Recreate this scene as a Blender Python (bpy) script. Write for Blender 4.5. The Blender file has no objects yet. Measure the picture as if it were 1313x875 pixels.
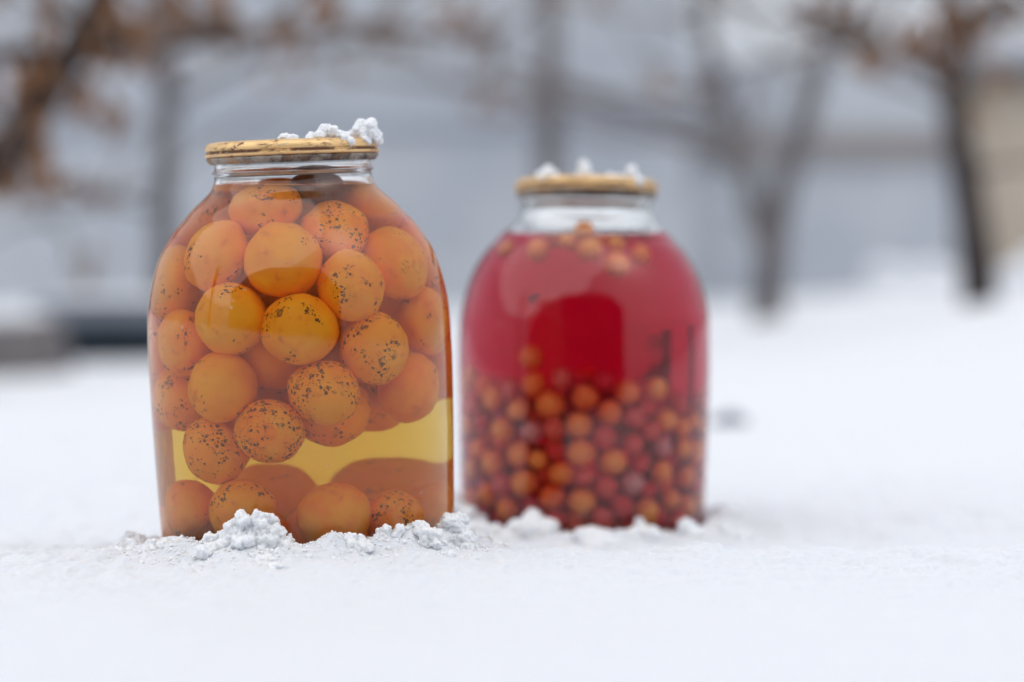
import bpy, bmesh, math, random
import numpy as np
from mathutils import Vector, Matrix, noise

sc = bpy.context.scene
COL = sc.collection
R = math.radians

# ------------------------------------------------------------------ camera
cam_d = bpy.data.cameras.new('camera')
cam_d.sensor_width = 36.0
cam_d.lens = 81.57
cam_d.clip_start = 0.02
cam_d.clip_end = 500
cam_d.dof.use_dof = True
cam_d.dof.focus_distance = 1.118
cam_d.dof.aperture_fstop = 3.2
cam_d.dof.aperture_blades = 0
cam = bpy.data.objects.new('camera', cam_d)
COL.objects.link(cam)
cam.location = (0, 0, 0.155)
cam.rotation_euler = (R(90 - 2.646), 0, 0)
sc.camera = cam

# ------------------------------------------------------------------ overcast sky and soft sun
SUN_EL, SUN_AZ = 56.0, -58.0           # azimuth measured from straight behind the camera
world = bpy.data.worlds.new('World')
sc.world = world
world.use_nodes = True
wn = world.node_tree
wn.nodes.clear()
sky = wn.nodes.new('ShaderNodeTexSky')
sky.sky_type = 'NISHITA'
sky.sun_disc = False
sky.sun_elevation = R(SUN_EL)
sky.sun_rotation = R(180 + SUN_AZ)
sky.air_density = 1.0
sky.dust_density = 6.0
sky.ozone_density = 1.0
hsv = wn.nodes.new('ShaderNodeHueSaturation')
hsv.inputs['Saturation'].default_value = 0.35
mixw = wn.nodes.new('ShaderNodeMixRGB')           # cloud cover evens the sky out
mixw.inputs['Fac'].default_value = 0.6
mixw.inputs['Color2'].default_value = (7.4, 7.9, 8.8, 1)
bg = wn.nodes.new('ShaderNodeBackground')
bg.inputs['Strength'].default_value = 0.10
wo = wn.nodes.new('ShaderNodeOutputWorld')
wn.links.new(sky.outputs[0], hsv.inputs['Color'])
wn.links.new(hsv.outputs[0], mixw.inputs['Color1'])
wn.links.new(mixw.outputs[0], bg.inputs['Color'])
wn.links.new(bg.outputs[0], wo.inputs['Surface'])

sun_d = bpy.data.lights.new('sun', 'SUN')
sun_d.energy = 1.4
sun_d.angle = R(88)
sun_d.color = (1.0, 0.97, 0.93)
sun = bpy.data.objects.new('sun', sun_d)
COL.objects.link(sun)
_az, _el = R(SUN_AZ), R(SUN_EL)
sdir = Vector((math.sin(_az) * math.cos(_el), -math.cos(_az) * math.cos(_el), math.sin(_el)))
sun.rotation_euler = sdir.to_track_quat('Z', 'Y').to_euler()

sc.view_settings.view_transform = 'Standard'
sc.view_settings.look = 'None'
sc.view_settings.exposure = 0.24
sc.view_settings.gamma = 1.0
sc.view_settings.use_curve_mapping = False
cy = sc.cycles
cy.use_denoising = True
cy.use_adaptive_sampling = True
cy.adaptive_threshold = 0.02
cy.max_bounces = 20
cy.diffuse_bounces = 7
cy.glossy_bounces = 6
cy.transmission_bounces = 20
cy.transparent_max_bounces = 16
cy.volume_bounces = 6
cy.caustics_reflective = True
cy.caustics_refractive = True
cy.blur_glossy = 0.6
cy.sample_clamp_indirect = 8.0

# ------------------------------------------------------------------ helpers
def tag(o, label=None, cat=None, group=None, kind=None):
    if label: o['label'] = label
    if cat: o['category'] = cat
    if group: o['group'] = group
    if kind: o['kind'] = kind
    return o

def link(name, me, mat=None, parent=None, smooth=True):
    o = bpy.data.objects.new(name, me)
    COL.objects.link(o)
    if mat is not None and len(me.materials) == 0:
        me.materials.append(mat)
    if smooth and len(me.polygons):
        me.polygons.foreach_set('use_smooth', np.ones(len(me.polygons), dtype=bool))
    if parent: o.parent = parent
    return o

def empty(name, loc=(0, 0, 0)):
    o = bpy.data.objects.new(name, None)
    o.empty_display_size = 0.05
    COL.objects.link(o)
    o.location = loc
    return o

def mesh(name, verts, faces):
    me = bpy.data.meshes.new(name)
    me.from_pydata([tuple(v) for v in verts], [], [tuple(f) for f in faces])
    me.update()
    return me

def box_mesh(name, x0, x1, y0, y1, z0, z1, bev=0.0):
    bm = bmesh.new()
    vs = [bm.verts.new(p) for p in ((x0,y0,z0),(x1,y0,z0),(x1,y1,z0),(x0,y1,z0),(x0,y0,z1),(x1,y0,z1),(x1,y1,z1),(x0,y1,z1))]
    for f in ((3,2,1,0),(4,5,6,7),(0,1,5,4),(1,2,6,5),(2,3,7,6),(3,0,4,7)):
        bm.faces.new([vs[i] for i in f])
    if bev:
        bmesh.ops.bevel(bm, geom=bm.edges[:], offset=bev, segments=2, affect='EDGES')
    me = bpy.data.meshes.new(name); bm.to_mesh(me); bm.free()
    return me

def prism_mesh(name, pts, y0, y1):
    """polygon in x,z pushed from y0 to y1"""
    n = len(pts)
    v = [(x, y0, z) for x, z in pts] + [(x, y1, z) for x, z in pts]
    f = [tuple(range(n)), tuple(range(2*n-1, n-1, -1))]
    f += [(i, i+n, (i+1) % n + n, (i+1) % n) for i in range(n)]
    me = mesh(name, v, f)
    bm = bmesh.new(); bm.from_mesh(me); bmesh.ops.recalc_face_normals(bm, faces=bm.faces); bm.to_mesh(me); bm.free()
    return me

def tube(verts, faces, pts, rads, seg=8):
    """adds a tapered tube through pts"""
    pts = [Vector(p) for p in pts]
    base = len(verts)
    for i, p in enumerate(pts):
        d = (pts[min(i+1, len(pts)-1)] - pts[max(i-1, 0)]).normalized()
        a = d.cross(Vector((0.31, 0.9, 0.2))).normalized(); b = d.cross(a)
        for k in range(seg):
            t = 2*math.pi*k/seg
            rr = rads[i] * (1 + 0.10*math.sin(3*t + i*1.7))
            verts.append(p + a*math.cos(t)*rr + b*math.sin(t)*rr)
    for i in range(len(pts)-1):
        for k in range(seg):
            faces.append((base+i*seg+k, base+i*seg+(k+1) % seg, base+(i+1)*seg+(k+1) % seg, base+(i+1)*seg+k))
    faces.append(tuple(base+k for k in range(seg))[::-1])
    faces.append(tuple(base+(len(pts)-1)*seg+k for k in range(seg)))

# ------------------------------------------------------------------ materials
class NT:
    def __init__(s, name):
        s.m = bpy.data.materials.new(name); s.m.use_nodes = True
        s.t = s.m.node_tree; s.t.nodes.clear()
        s.out = s.n('OutputMaterial')
    def n(s, kind, **kw):
        nd = s.t.nodes.new('ShaderNode' + kind)
        for k, v in kw.items():
            if hasattr(nd, k): setattr(nd, k, v)
            else: nd.inputs[k.replace('_', ' ')].default_value = v
        return nd
    def l(s, a, b): s.t.links.new(a, b)
    def math(s, op, a, b=None, c=None, clamp=False):
        nd = s.n('Math', operation=op); nd.use_clamp = clamp
        for i, v in enumerate((a, b, c)):
            if v is None: continue
            if isinstance(v, (int, float)): nd.inputs[i].default_value = v
            else: s.l(v, nd.inputs[i])
        return nd.outputs[0]
    def mix(s, fac, a, b, blend='MIX'):
        nd = s.n('MixRGB', blend_type=blend)
        for i, v in enumerate((fac, a, b)):
            if isinstance(v, (int, float)): nd.inputs[i].default_value = v
            elif isinstance(v, tuple): nd.inputs[i].default_value = v if len(v) == 4 else (*v, 1)
            else: s.l(v, nd.inputs[i])
        return nd.outputs[0]
    def noise(s, vec, scale, detail=4, rough=0.55):
        nd = s.n('TexNoise'); nd.inputs['Scale'].default_value = scale
        nd.inputs['Detail'].default_value = detail; nd.inputs['Roughness'].default_value = rough
        if vec is not None: s.l(vec, nd.inputs['Vector'])
        return nd.outputs[0]
    def ramp(s, x, lo, hi):
        nd = s.n('MapRange'); nd.interpolation_type = 'SMOOTHSTEP'
        s.l(x, nd.inputs[0]); nd.inputs[1].default_value = lo; nd.inputs[2].default_value = hi
        return nd.outputs[0]
    def bsdf(s, color, rough=0.6, spec=0.4, **kw):
        p = s.n('BsdfPrincipled')
        if isinstance(color, tuple): p.inputs['Base Color'].default_value = (*color, 1)
        else: s.l(color, p.inputs['Base Color'])
        if isinstance(rough, (int, float)): p.inputs['Roughness'].default_value = rough
        else: s.l(rough, p.inputs['Roughness'])
        p.inputs['Specular IOR Level'].default_value = spec
        for k, v in kw.items():
            nm = k.replace('_', ' ')
            if isinstance(v, (int, float, tuple)): p.inputs[nm].default_value = v
            else: s.l(v, p.inputs[nm])
        s.l(p.outputs[0], s.out.inputs['Surface'])
        s.p = p
        return p
    def bump(s, h, strength, dist):
        b = s.n('Bump'); b.inputs['Strength'].default_value = strength; b.inputs['Distance'].default_value = dist
        s.l(h, b.inputs['Height']); s.l(b.outputs[0], s.p.inputs['Normal'])
    def co(s, which='Object'):
        return s.n('TexCoord').outputs[which]

def make_snow():
    t = NT('snow')
    c = t.co()
    n1 = t.noise(c, 3.0, 3)
    col = t.mix(n1, (0.675, 0.70, 0.742), (0.705, 0.728, 0.765))
    t.bsdf(col, 0.6, 0.25, Subsurface_Weight=1.0, Subsurface_Radius=(0.0022, 0.0025, 0.0028), Subsurface_Scale=1.0)
    g = t.noise(c, 700.0, 3, 0.7)
    g2 = t.noise(c, 160.0, 4, 0.65)
    t.bump(t.math('ADD', t.math('MULTIPLY', g, 0.5), g2), 0.35, 0.0010)
    return t.m
SNOW = make_snow()
def make_loose_snow():
    t = NT('loose_snow')
    c = t.co()
    t.bsdf(t.mix(t.noise(c, 60.0, 2), (0.77, 0.79, 0.82), (0.81, 0.83, 0.85)), 0.6, 0.2, Subsurface_Weight=1.0, Subsurface_Radius=(0.0012, 0.0013, 0.0015), Subsurface_Scale=1.0)
    t.bump(t.noise(c, 900.0, 2, 0.6), 0.3, 0.0006)
    return t.m
LOOSE = make_loose_snow()

def make_glass():
    t = NT('clear_glass')
    g = t.n('BsdfGlass'); g.inputs['IOR'].default_value = 1.5
    c = t.co()
    h = t.noise(c, 38.0, 2, 0.4)
    b = t.n('Bump'); b.inputs['Strength'].default_value = 0.12; b.inputs['Distance'].default_value = 0.001
    t.l(h, b.inputs['Height']); t.l(b.outputs[0], g.inputs['Normal'])
    g.inputs['Color'].default_value = (0.992, 0.998, 0.996, 1)
    # dried drops and dust left on the outside
    vor = t.n('TexVoronoi'); vor.inputs['Scale'].default_value = 95; t.l(c, vor.inputs['Vector'])
    dots = t.ramp(t.math('SUBTRACT', 0.13, vor.outputs['Distance']), 0.0, 0.08)
    dust = t.math('MULTIPLY', dots, t.ramp(t.noise(c, 14, 3), 0.52, 0.72))
    film = t.math('MULTIPLY', t.ramp(t.noise(c, 22, 6, 0.7), 0.45, 0.8), 0.035)
    fac = t.math('ADD', t.math('MULTIPLY', dust, 0.4), film, clamp=True)
    d = t.n('BsdfDiffuse'); d.inputs['Color'].default_value = (0.62, 0.6, 0.58, 1)
    mx = t.n('MixShader'); t.l(fac, mx.inputs[0]); t.l(g.outputs[0], mx.inputs[1]); t.l(d.outputs[0], mx.inputs[2])
    t.l(mx.outputs[0], t.out.inputs['Surface'])
    return t.m
GLASS = make_glass()

def make_liquid(name, absorb, scatter, scol):
    t = NT(name)
    g = t.n('BsdfGlass')
    at = t.n('Attribute'); at.attribute_name = 'air_side'
    ior = t.math('MULTIPLY_ADD', at.outputs['Fac'], 1.333 - 1.333/1.5, 1.333/1.5)
    t.l(ior, g.inputs['IOR'])
    t.l(g.outputs[0], t.out.inputs['Surface'])
    den = max(absorb) * 1.02
    a = t.n('VolumeAbsorption'); a.inputs['Density'].default_value = den
    a.inputs['Color'].default_value = (*[1 - x/den for x in absorb], 1)
    v = t.n('VolumeScatter'); v.inputs['Density'].default_value = scatter; v.inputs['Color'].default_value = (*scol, 1)
    v.inputs['Anisotropy'].default_value = 0.4
    ad = t.n('AddShader'); t.l(a.outputs[0], ad.inputs[0]); t.l(v.outputs[0], ad.inputs[1])
    t.l(ad.outputs[0], t.out.inputs['Volume'])
    return t.m
SYRUP = make_liquid('amber_syrup', (0.12, 4.2, 24.0), 7.0, (0.998, 0.87, 0.45))
JUICE = make_liquid('red_juice', (6.5, 62.0, 33.0), 2.2, (0.95, 0.45, 0.60))

def make_apricot():
    t = NT('apricot_skin')
    oi = t.n('ObjectInfo')
    sp = t.n('Attribute'); sp.attribute_type = 'OBJECT'; sp.attribute_name = 'speckle'
    off = t.n('VectorMath', operation='MULTIPLY_ADD')
    t.l(t.co(), off.inputs[0]); off.inputs[1].default_value = (1, 1, 1)
    cx = t.n('CombineXYZ'); s100 = t.math('MULTIPLY', oi.outputs['Random'], 91.0)
    t.l(s100, cx.inputs[0]); t.l(t.math('MULTIPLY', oi.outputs['Random'], 57.0), cx.inputs[1])
    t.l(cx.outputs[0], off.inputs[2])
    v = off.outputs[0]
    lo = t.noise(v, 1.1, 3)
    base = t.mix(t.ramp(lo, 0.35, 0.68), (0.99, 0.375, 0.014), (0.98, 0.255, 0.009))
    base = t.mix(t.math('MULTIPLY', t.ramp(oi.outputs['Random'], 0.1, 0.9), 0.35), base, (0.99, 0.42, 0.02))
    dark = (0.105, 0.028, 0.014)
    gd = t.n('Attribute'); gd.attribute_type = 'OBJECT'; gd.attribute_name = 'gold'
    base = t.mix(gd.outputs['Fac'], base, (0.99, 0.44, 0.012))
    bru = t.ramp(t.noise(v, 2.2, 4, 0.6), 0.56, 0.74)
    base = t.mix(t.math('MULTIPLY', bru, 0.45), base, (0.50, 0.13, 0.02))
    mask = t.ramp(t.math('ADD', t.noise(v, 1.25, 2), t.math('MULTIPLY', sp.outputs['Fac'], 0.28)), 0.56, 0.74)
    vec2 = t.n('VectorMath', operation='ADD'); t.l(v, vec2.inputs[0])
    nz = t.n('TexNoise'); nz.inputs['Scale'].default_value = 6; t.l(v, nz.inputs['Vector'])
    sc_ = t.n('VectorMath', operation='SCALE'); t.l(nz.outputs['Color'], sc_.inputs[0]); sc_.inputs['Scale'].default_value = 0.12
    t.l(sc_.outputs[0], vec2.inputs[1])
    def dots(scale, thr):
        vo = t.n('TexVoronoi'); vo.inputs['Scale'].default_value = scale; t.l(vec2.outputs[0], vo.inputs['Vector'])
        keep = t.math('MULTIPLY', mask, t.math('MULTIPLY_ADD', t.math('POWER', vo.outputs['Color'], 1.6), 1.0, 0.12))
        lim = t.math('MULTIPLY', keep, thr)
        return t.ramp(t.math('SUBTRACT', lim, vo.outputs['Distance']), -0.02, 0.07)
    d1 = dots(7.5, 0.60); d2 = dots(17.0, 0.42)
    blot = t.math('MULTIPLY', t.ramp(t.noise(v, 3.8, 5, 0.65), 0.575, 0.63), t.ramp(mask, 0.35, 0.85))
    sm = t.math('MAXIMUM', t.math('MAXIMUM', d1, d2), t.math('MULTIPLY', blot, 0.85))
    few = t.n('TexVoronoi'); few.inputs['Scale'].default_value = 8; t.l(v, few.inputs['Vector'])
    sm = t.math('MAXIMUM', sm, t.math('MULTIPLY', t.ramp(t.math('SUBTRACT', 0.10, few.outputs['Distance']), 0.0, 0.05), 0.6))
    col = t.mix(t.math('MULTIPLY', sm, 0.92), base, dark)
    rd = t.n('Attribute'); rd.attribute_type = 'OBJECT'; rd.attribute_name = 'dark'
    col = t.mix(rd.outputs['Fac'], col, (0.07, 0.018, 0.022))
    t.bsdf(col, 0.5, 0.25, Subsurface_Weight=0.25, Subsurface_Radius=(0.006, 0.0025, 0.0008), Subsurface_Scale=1.0)
    t.bump(t.math('ADD', t.noise(v, 30, 3), t.math('MULTIPLY', sm, -0.6)), 0.25, 0.0006)
    return t.m
APRICOT = make_apricot()

def make_berry(name, c1, c2):
    t = NT(name)
    oi = t.n('ObjectInfo')
    ge = t.n('NewGeometry')
    off = t.n('VectorMath', operation='ADD'); t.l(t.co(), off.inputs[0])
    cx = t.n('CombineXYZ'); t.l(t.math('MULTIPLY', oi.outputs['Random'], 70.0), cx.inputs[0]); t.l(cx.outputs[0], off.inputs[1])
    n = t.noise(off.outputs[0], 1.6, 3)
    col = t.mix(t.math('ADD', t.math('MULTIPLY', oi.outputs['Random'], 0.5), t.math('MULTIPLY', n, 0.6), clamp=True), c1, c2)
    t.bsdf(col, 0.45, 0.3, Subsurface_Weight=0.35, Subsurface_Radius=(0.004, 0.0015, 0.0006), Subsurface_Scale=1.0)
    t.bump(t.noise(off.outputs[0], 9, 3), 0.3, 0.0004)
    return t.m
BERRY_AMBER = make_berry('amber_berry_skin', (0.93, 0.40, 0.08), (0.88, 0.24, 0.04))
BERRY_RED = make_berry('crimson_berry_skin', (0.75, 0.10, 0.06), (0.62, 0.06, 0.06))
BERRY_PALE = make_berry('pale_berry_skin', (0.66, 0.36, 0.30), (0.60, 0.25, 0.22))

def make_lid():
    t = NT('gold_lacquered_tin')
    c = t.co()
    st = t.n('Mapping'); st.inputs['Scale'].default_value = (1, 1, 3); t.l(c, st.inputs['Vector'])
    r1 = t.ramp(t.noise(st.outputs[0], 170, 8, 0.8), 0.49, 0.57)
    r2 = t.ramp(t.noise(st.outputs[0], 50, 4, 0.6), 0.43, 0.60)
    sz = t.n('SeparateXYZ'); t.l(c, sz.inputs[0])
    seam = t.math('MULTIPLY', t.ramp(t.math('SUBTRACT', 0.0011, t.math('ABSOLUTE', t.math('SUBTRACT', sz.outputs[2], 0.2116))), 0.0, 0.0007), t.ramp(t.noise(c, 60, 4, 0.7), 0.36, 0.50))
    rust = t.math('MAXIMUM', t.math('MULTIPLY', r1, r2), seam)
    gold = t.mix(t.noise(c, 40, 3), (0.74, 0.45, 0.18), (0.86, 0.62, 0.33))
    col = t.mix(rust, gold, (0.15, 0.065, 0.035))
    col = t.mix(t.math('MULTIPLY', t.ramp(t.noise(st.outputs[0], 130, 3), 0.62, 0.7), 0.6), col, (0.35, 0.30, 0.25))
    met = t.math('MULTIPLY_ADD', rust, -0.55, 0.55)
    t.bsdf(col, t.math('MULTIPLY_ADD', rust, 0.4, 0.42), 0.5, Metallic=met)
    t.bump(rust, 0.4, 0.0006)
    return t.m
LID = make_lid()

def make_seal():
    t = NT('dirty_crimped_tin')
    c = t.co()
    n = t.noise(c, 90, 6, 0.7)
    col = t.mix(t.ramp(n, 0.42, 0.62), (0.33, 0.29, 0.25), (0.07, 0.05, 0.045))
    col = t.mix(t.ramp(t.noise(c, 45, 3), 0.55, 0.7), col, (0.42, 0.24, 0.11))
    t.bsdf(col, 0.6, 0.4, Metallic=0.3)
    t.bump(n, 0.5, 0.0008)
    return t.m
SEAL = make_seal()

def plain(name, c1, c2, scale, rough=0.85, bump=0.0, dist=0.01, stretch=(1, 1, 1), spec=0.2):
    t = NT(name)
    mp = t.n('Mapping'); mp.inputs['Scale'].default_value = stretch; t.l(t.co(), mp.inputs['Vector'])
    n = t.noise(mp.outputs[0], scale, 6, 0.62)
    t.bsdf(t.mix(t.ramp(n, 0.3, 0.7), c1, c2), rough, spec)
    if bump: t.bump(n, bump, dist)
    return t.m
WALL_PAINT = plain('blue_grey_limewash', (0.40, 0.432, 0.485), (0.50, 0.53, 0.57), 2.6, 0.9, 0.3, 0.004)
WALL_PALE = plain('pale_grey_limewash', (0.36, 0.39, 0.45), (0.45, 0.48, 0.53), 1.8, 0.9, 0.3, 0.004)
BOARD = plain('weathered_board', (0.13, 0.12, 0.125), (0.21, 0.19, 0.18), 9, 0.85, 0.5, 0.004, (0.3, 1, 1))
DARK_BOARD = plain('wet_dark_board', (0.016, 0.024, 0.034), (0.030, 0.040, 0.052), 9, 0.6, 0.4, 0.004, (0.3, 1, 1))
BARK = plain('grey_bark', (0.10, 0.095, 0.105), (0.19, 0.175, 0.175), 22, 0.95, 0.8, 0.006, (1, 1, 0.3))
DARK_BARK = plain('dark_wet_bark', (0.030, 0.025, 0.026), (0.075, 0.06, 0.055), 22, 0.95, 0.8, 0.006, (1, 1, 0.3))
TWIG = plain('brown_twig_bark', (0.11, 0.085, 0.075), (0.19, 0.15, 0.13), 40, 0.9)
LEAF = plain('dry_oak_leaf', (0.17, 0.085, 0.045), (0.30, 0.16, 0.085), 14, 0.8)
BEIGE = plain('beige_plaster', (0.44, 0.38, 0.31), (0.54, 0.47, 0.39), 3.0, 0.9, 0.3, 0.004)
HOUSE_WOOD = plain('dark_stained_boards', (0.028, 0.022, 0.02), (0.05, 0.04, 0.035), 8, 0.7, 0.3, 0.004, (1, 1, 0.2))
SLAB = plain('grey_stone', (0.17, 0.19, 0.23), (0.25, 0.27, 0.31), 6, 0.9, 0.4, 0.004)
DENT_SHADE = plain('dent_shade', (0.16, 0.17, 0.21), (0.25, 0.26, 0.30), 60, 0.8)  # shade of a dent in the snow, put into the colour
RAILW = plain('faded_brown_rail', (0.22, 0.20, 0.20), (0.30, 0.28, 0.275), 9, 0.85, 0.3, 0.004, (0.3, 1, 1))
SEAMGAP = plain('roof_felt', (0.05, 0.05, 0.055), (0.08, 0.08, 0.085), 10, 0.9)

# ------------------------------------------------------------------ snow-covered ground
_rng = np.random.default_rng(3)
_perm = _rng.random((256, 256)).astype(np.float32)
def vnoise(x, y):
    xi = np.floor(x).astype(int); yi = np.floor(y).astype(int)
    fx = x - xi; fy = y - yi
    fx = fx*fx*fx*(fx*(fx*6-15)+10); fy = fy*fy*fy*(fy*(fy*6-15)+10)
    g = lambda a, b: _perm[a & 255, b & 255]
    return (g(xi, yi)*(1-fx) + g(xi+1, yi)*fx)*(1-fy) + (g(xi, yi+1)*(1-fx) + g(xi+1, yi+1)*fx)*fy - 0.5
def fbm(x, y, o=4, gain=0.5):
    s = 0; a = 1.0
    for k in range(o):
        c_, s_ = math.cos(k*0.9), math.sin(k*0.9)
        s = s + a*vnoise(x*c_ - y*s_ + 17.3*k, x*s_ + y*c_ + 5.1*k)
        a *= gain; x = x*2.03; y = y*2.03
    return s
def sstep(x, a, b):
    t = np.clip((x - a)/(b - a), 0, 1); return t*t*(3-2*t)
JAR_A = dict(o=(-0.1037, 1.184, -0.0145), a=1.2, b=-2.1, lvl=0.178)
JAR_B = dict(o=(0.043, 1.414, -0.029), a=-3.5, b=0.7, lvl=0.153)
def ground_z(x, y, fine=True):
    z = np.interp(y, [0, .8, 1.12, 1.22, 1.31, 1.45, 1.8, 3, 5, 9, 14, 400], [.01, .0, -.001, -.013, -.025, -.026, -.024, -.045, -.075, -.075, -.05, .6])
    z = z + 0.115*sstep(x, 0.35, 1.1)*sstep(y, 2.0, 4.5)*(1 - 0.85*sstep(y, 5.0, 8.5))
    z = z + 0.030*fbm(x*1.3+3, y*1.3, 3)*sstep(y, 1.6, 4.0)
    z = z - 0.055*sstep(-x, 0.25, 0.8)*sstep(y, 2.0, 4.2)*(1 - sstep(y, 5.2, 6.5))
    near = 1 - sstep(np.abs(y - 1.2), 0.6, 1.4)
    z = z + 0.007*fbm(x*7+1.3, y*7+4.4, 3)*near
    if fine:
        near2 = (1 - sstep(np.hypot(x + 0.03, y - 1.2), 0.55, 1.6))*(0.35 + 0.65*sstep(y, 0.92, 1.08))
        z = z + near2*(0.0042*fbm(x*45, y*45, 3, 0.55) + 0.0045*np.maximum(fbm(x*60+9, y*60, 2), 0.12)*sstep(y, 1.0, 1.1) + 0.0016*np.abs(fbm(x*180, y*180, 3, 0.6)) + 0.0010*fbm(x*520, y*520, 2, 0.6))
    for J, lift in ((JAR_A, 0.0065), (JAR_B, 0.0045)):
        ox, oy, oz = J['o']
        d = np.hypot(x - ox, y - oy)
        ridge = np.exp(-((d - 0.088)/0.012)**2)
        z = z + ridge*(lift*(fbm(x*38+oz*900, y*38, 3) + 0.95) + 0.003*np.maximum(fbm(x*120, y*120, 2), 0))
        z = np.where(d < 0.0765, np.minimum(z, oz - 0.005), z)
        z = np.where(d < 0.0750, oz - 0.006, z)
    return z
def axis(fine0, fine1, step, lo, hi, grow=1.10):
    a = list(np.arange(fine0, fine1 + step/2, step))
    s = step; v = a[-1]
    while v < hi: s *= grow; v += s; a.append(v)
    s = step; v = a[0]; pre = []
    while v > lo: s *= grow; v -= s; pre.append(v)
    return np.array(pre[::-1] + a)
gx = axis(-0.34, 0.30, 0.0013, -60, 60, 1.09)
gy = axis(0.86, 1.48, 0.0015, -40, 320, 1.07)
X, Y = np.meshgrid(gx, gy)
Z = ground_z(X, Y)
nv = X.size
me = bpy.data.meshes.new('ground')
me.vertices.add(nv)
me.vertices.foreach_set('co', np.stack([X, Y, Z], -1).astype(np.float32).ravel())
ny, nx = X.shape
idx = np.arange(nv).reshape(ny, nx)
q = np.stack([idx[:-1, :-1], idx[:-1, 1:], idx[1:, 1:], idx[1:, :-1]], -1).reshape(-1, 4)
me.loops.add(q.size); me.loops.foreach_set('vertex_index', q.ravel().astype(np.int32))
me.polygons.add(len(q)); me.polygons.foreach_set('loop_start', np.arange(0, q.size, 4, dtype=np.int32))
me.update(calc_edges=True)
tag(link('ground', me, SNOW), kind='structure')
def gz(x, y): return float(ground_z(np.array([x]), np.array([y]), False)[0])

# ------------------------------------------------------------------ sheds and beds in the background
def shed_grey():
    t = tag(empty('garden_shed', (-0.7, 7.5, -0.1)), 'long blue-grey limewashed shed filling the view behind the jars', 'shed')
    link('wall', box_mesh('wall', -2.9, 1.27, 0, 2.6, -0.25, 1.9), WALL_PAINT, t, False)
    link('rail', box_mesh('rail', -2.9, 1.268, -0.03, -0.001, 0.60, 0.70), WALL_PALE, t, False)
    r = link('roof', box_mesh('roof', -3.1, 1.4, -0.2, 2.8, 1.902, 1.98), SEAMGAP, t, False)
    link('roof_snow', box_mesh('roof_snow', -3.1, 1.4, -0.22, 2.8, 1.983, 2.15, 0.05), SNOW, r)
    a = link('annex_wall', box_mesh('annex_wall', 1.272, 2.18, 0.25, 2.0, -0.25, 0.84), WALL_PAINT, t, False)
    link('rail', box_mesh('rail', 1.273, 2.18, 0.21, 0.249, 0.50, 0.59), RAILW, a, False)
shed_grey()
def shed_beige():
    t = tag(empty('beige_shed', (2.2, 8.0, -0.1)), 'small beige plastered shed beside the dark leaning trunk, snow along its top', 'shed')
    link('wall', box_mesh('wall', -0.62, 1.4, 0, 1.0, -0.3, 0.78), BEIGE, t, False)
    r = link('roof', box_mesh('roof', -0.70, 1.5, -0.08, 1.1, 0.782, 0.83), BOARD, t, False)
    m = box_mesh('roof_snow', -0.71, 1.5, -0.10, 1.1, 0.832, 0.96, 0.035)
    link('roof_snow', m, SNOW, r)
shed_beige()

def stone_step():
    t = tag(empty('stone_step', (-0.68, 5.0, -0.145)), 'low grey stone slab on a dark recessed base, left of the amber jar', 'step')
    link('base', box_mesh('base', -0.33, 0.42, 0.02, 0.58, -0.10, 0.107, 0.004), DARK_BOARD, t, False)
    link('slab', box_mesh('slab', -0.36, 0.45, -0.012, 0.62, 0.108, 0.150, 0.008), SLAB, t, False)
    link('frost', box_mesh('frost', -0.34, 0.43, 0.05, 0.60, 0.151, 0.160, 0.003), SNOW, t)
stone_step()
def stump():
    v = []; f = []
    tube(v, f, [(0, 0, -0.1), (0, 0, 0.0), (0.005, 0, 0.06), (0.0, 0, 0.105)], [0.13, 0.115, 0.09, 0.085], 16)
    t = tag(empty('tree_stump', (-0.985, 4.6, gz(-0.985, 4.6))), 'low dark tree stump at the end of the raised bed', 'stump')
    link('wood', mesh('wood', v, f), BARK, t)
    v = []; f = []
    tube(v, f, [(0, 0, 0.106), (0, 0, 0.120), (0, 0, 0.128)], [0.08, 0.07, 0.03], 16)
    link('snow_cap', mesh('snow_cap', v, f), SNOW, t)
stump()

# ------------------------------------------------------------------ snow heaps and clumps
def lump_mesh(name, balls, voxel, seed, amp, freq, squash=1.0):
    """one closed crumbly lump grown from overlapping balls"""
    bm = bmesh.new()
    for (x, y, z, r) in balls:
        bmesh.ops.create_icosphere(bm, subdivisions=2 if r > voxel*4 else 1, radius=r, matrix=Matrix.Translation((x, y, z)) @ Matrix.Diagonal((1, 1, squash, 1)))
    me = bpy.data.meshes.new(name); bm.to_mesh(me); bm.free()
    o = bpy.data.objects.new('lump_source', me); COL.objects.link(o)
    md = o.modifiers.new('remesh', 'REMESH'); md.mode = 'VOXEL'; md.voxel_size = voxel
    dg = bpy.context.evaluated_depsgraph_get()
    out = bpy.data.meshes.new_from_object(o.evaluated_get(dg))
    bpy.data.objects.remove(o)
    bm = bmesh.new(); bm.from_mesh(out)
    for _ in range(5): bmesh.ops.smooth_vert(bm, verts=bm.verts, factor=0.5, use_axis_x=True, use_axis_y=True, use_axis_z=True)
    bm.normal_update(); bm.to_mesh(out); bm.free()
    off = Vector((seed*3.7, seed*1.3, seed*7.1))
    nrm = [v.normal.copy() for v in out.vertices]
    for v, n in zip(out.vertices, nrm):
        p = v.co*freq + off
        v.co += n*amp*(1.5*noise.noise(p*.45) + 1.0*noise.noise(p) + 0.75*(0.35 - abs(noise.noise(p*2.1))) + 0.5*noise.noise(p*4.2))
    out.update(); out.name = name
    return out
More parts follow.
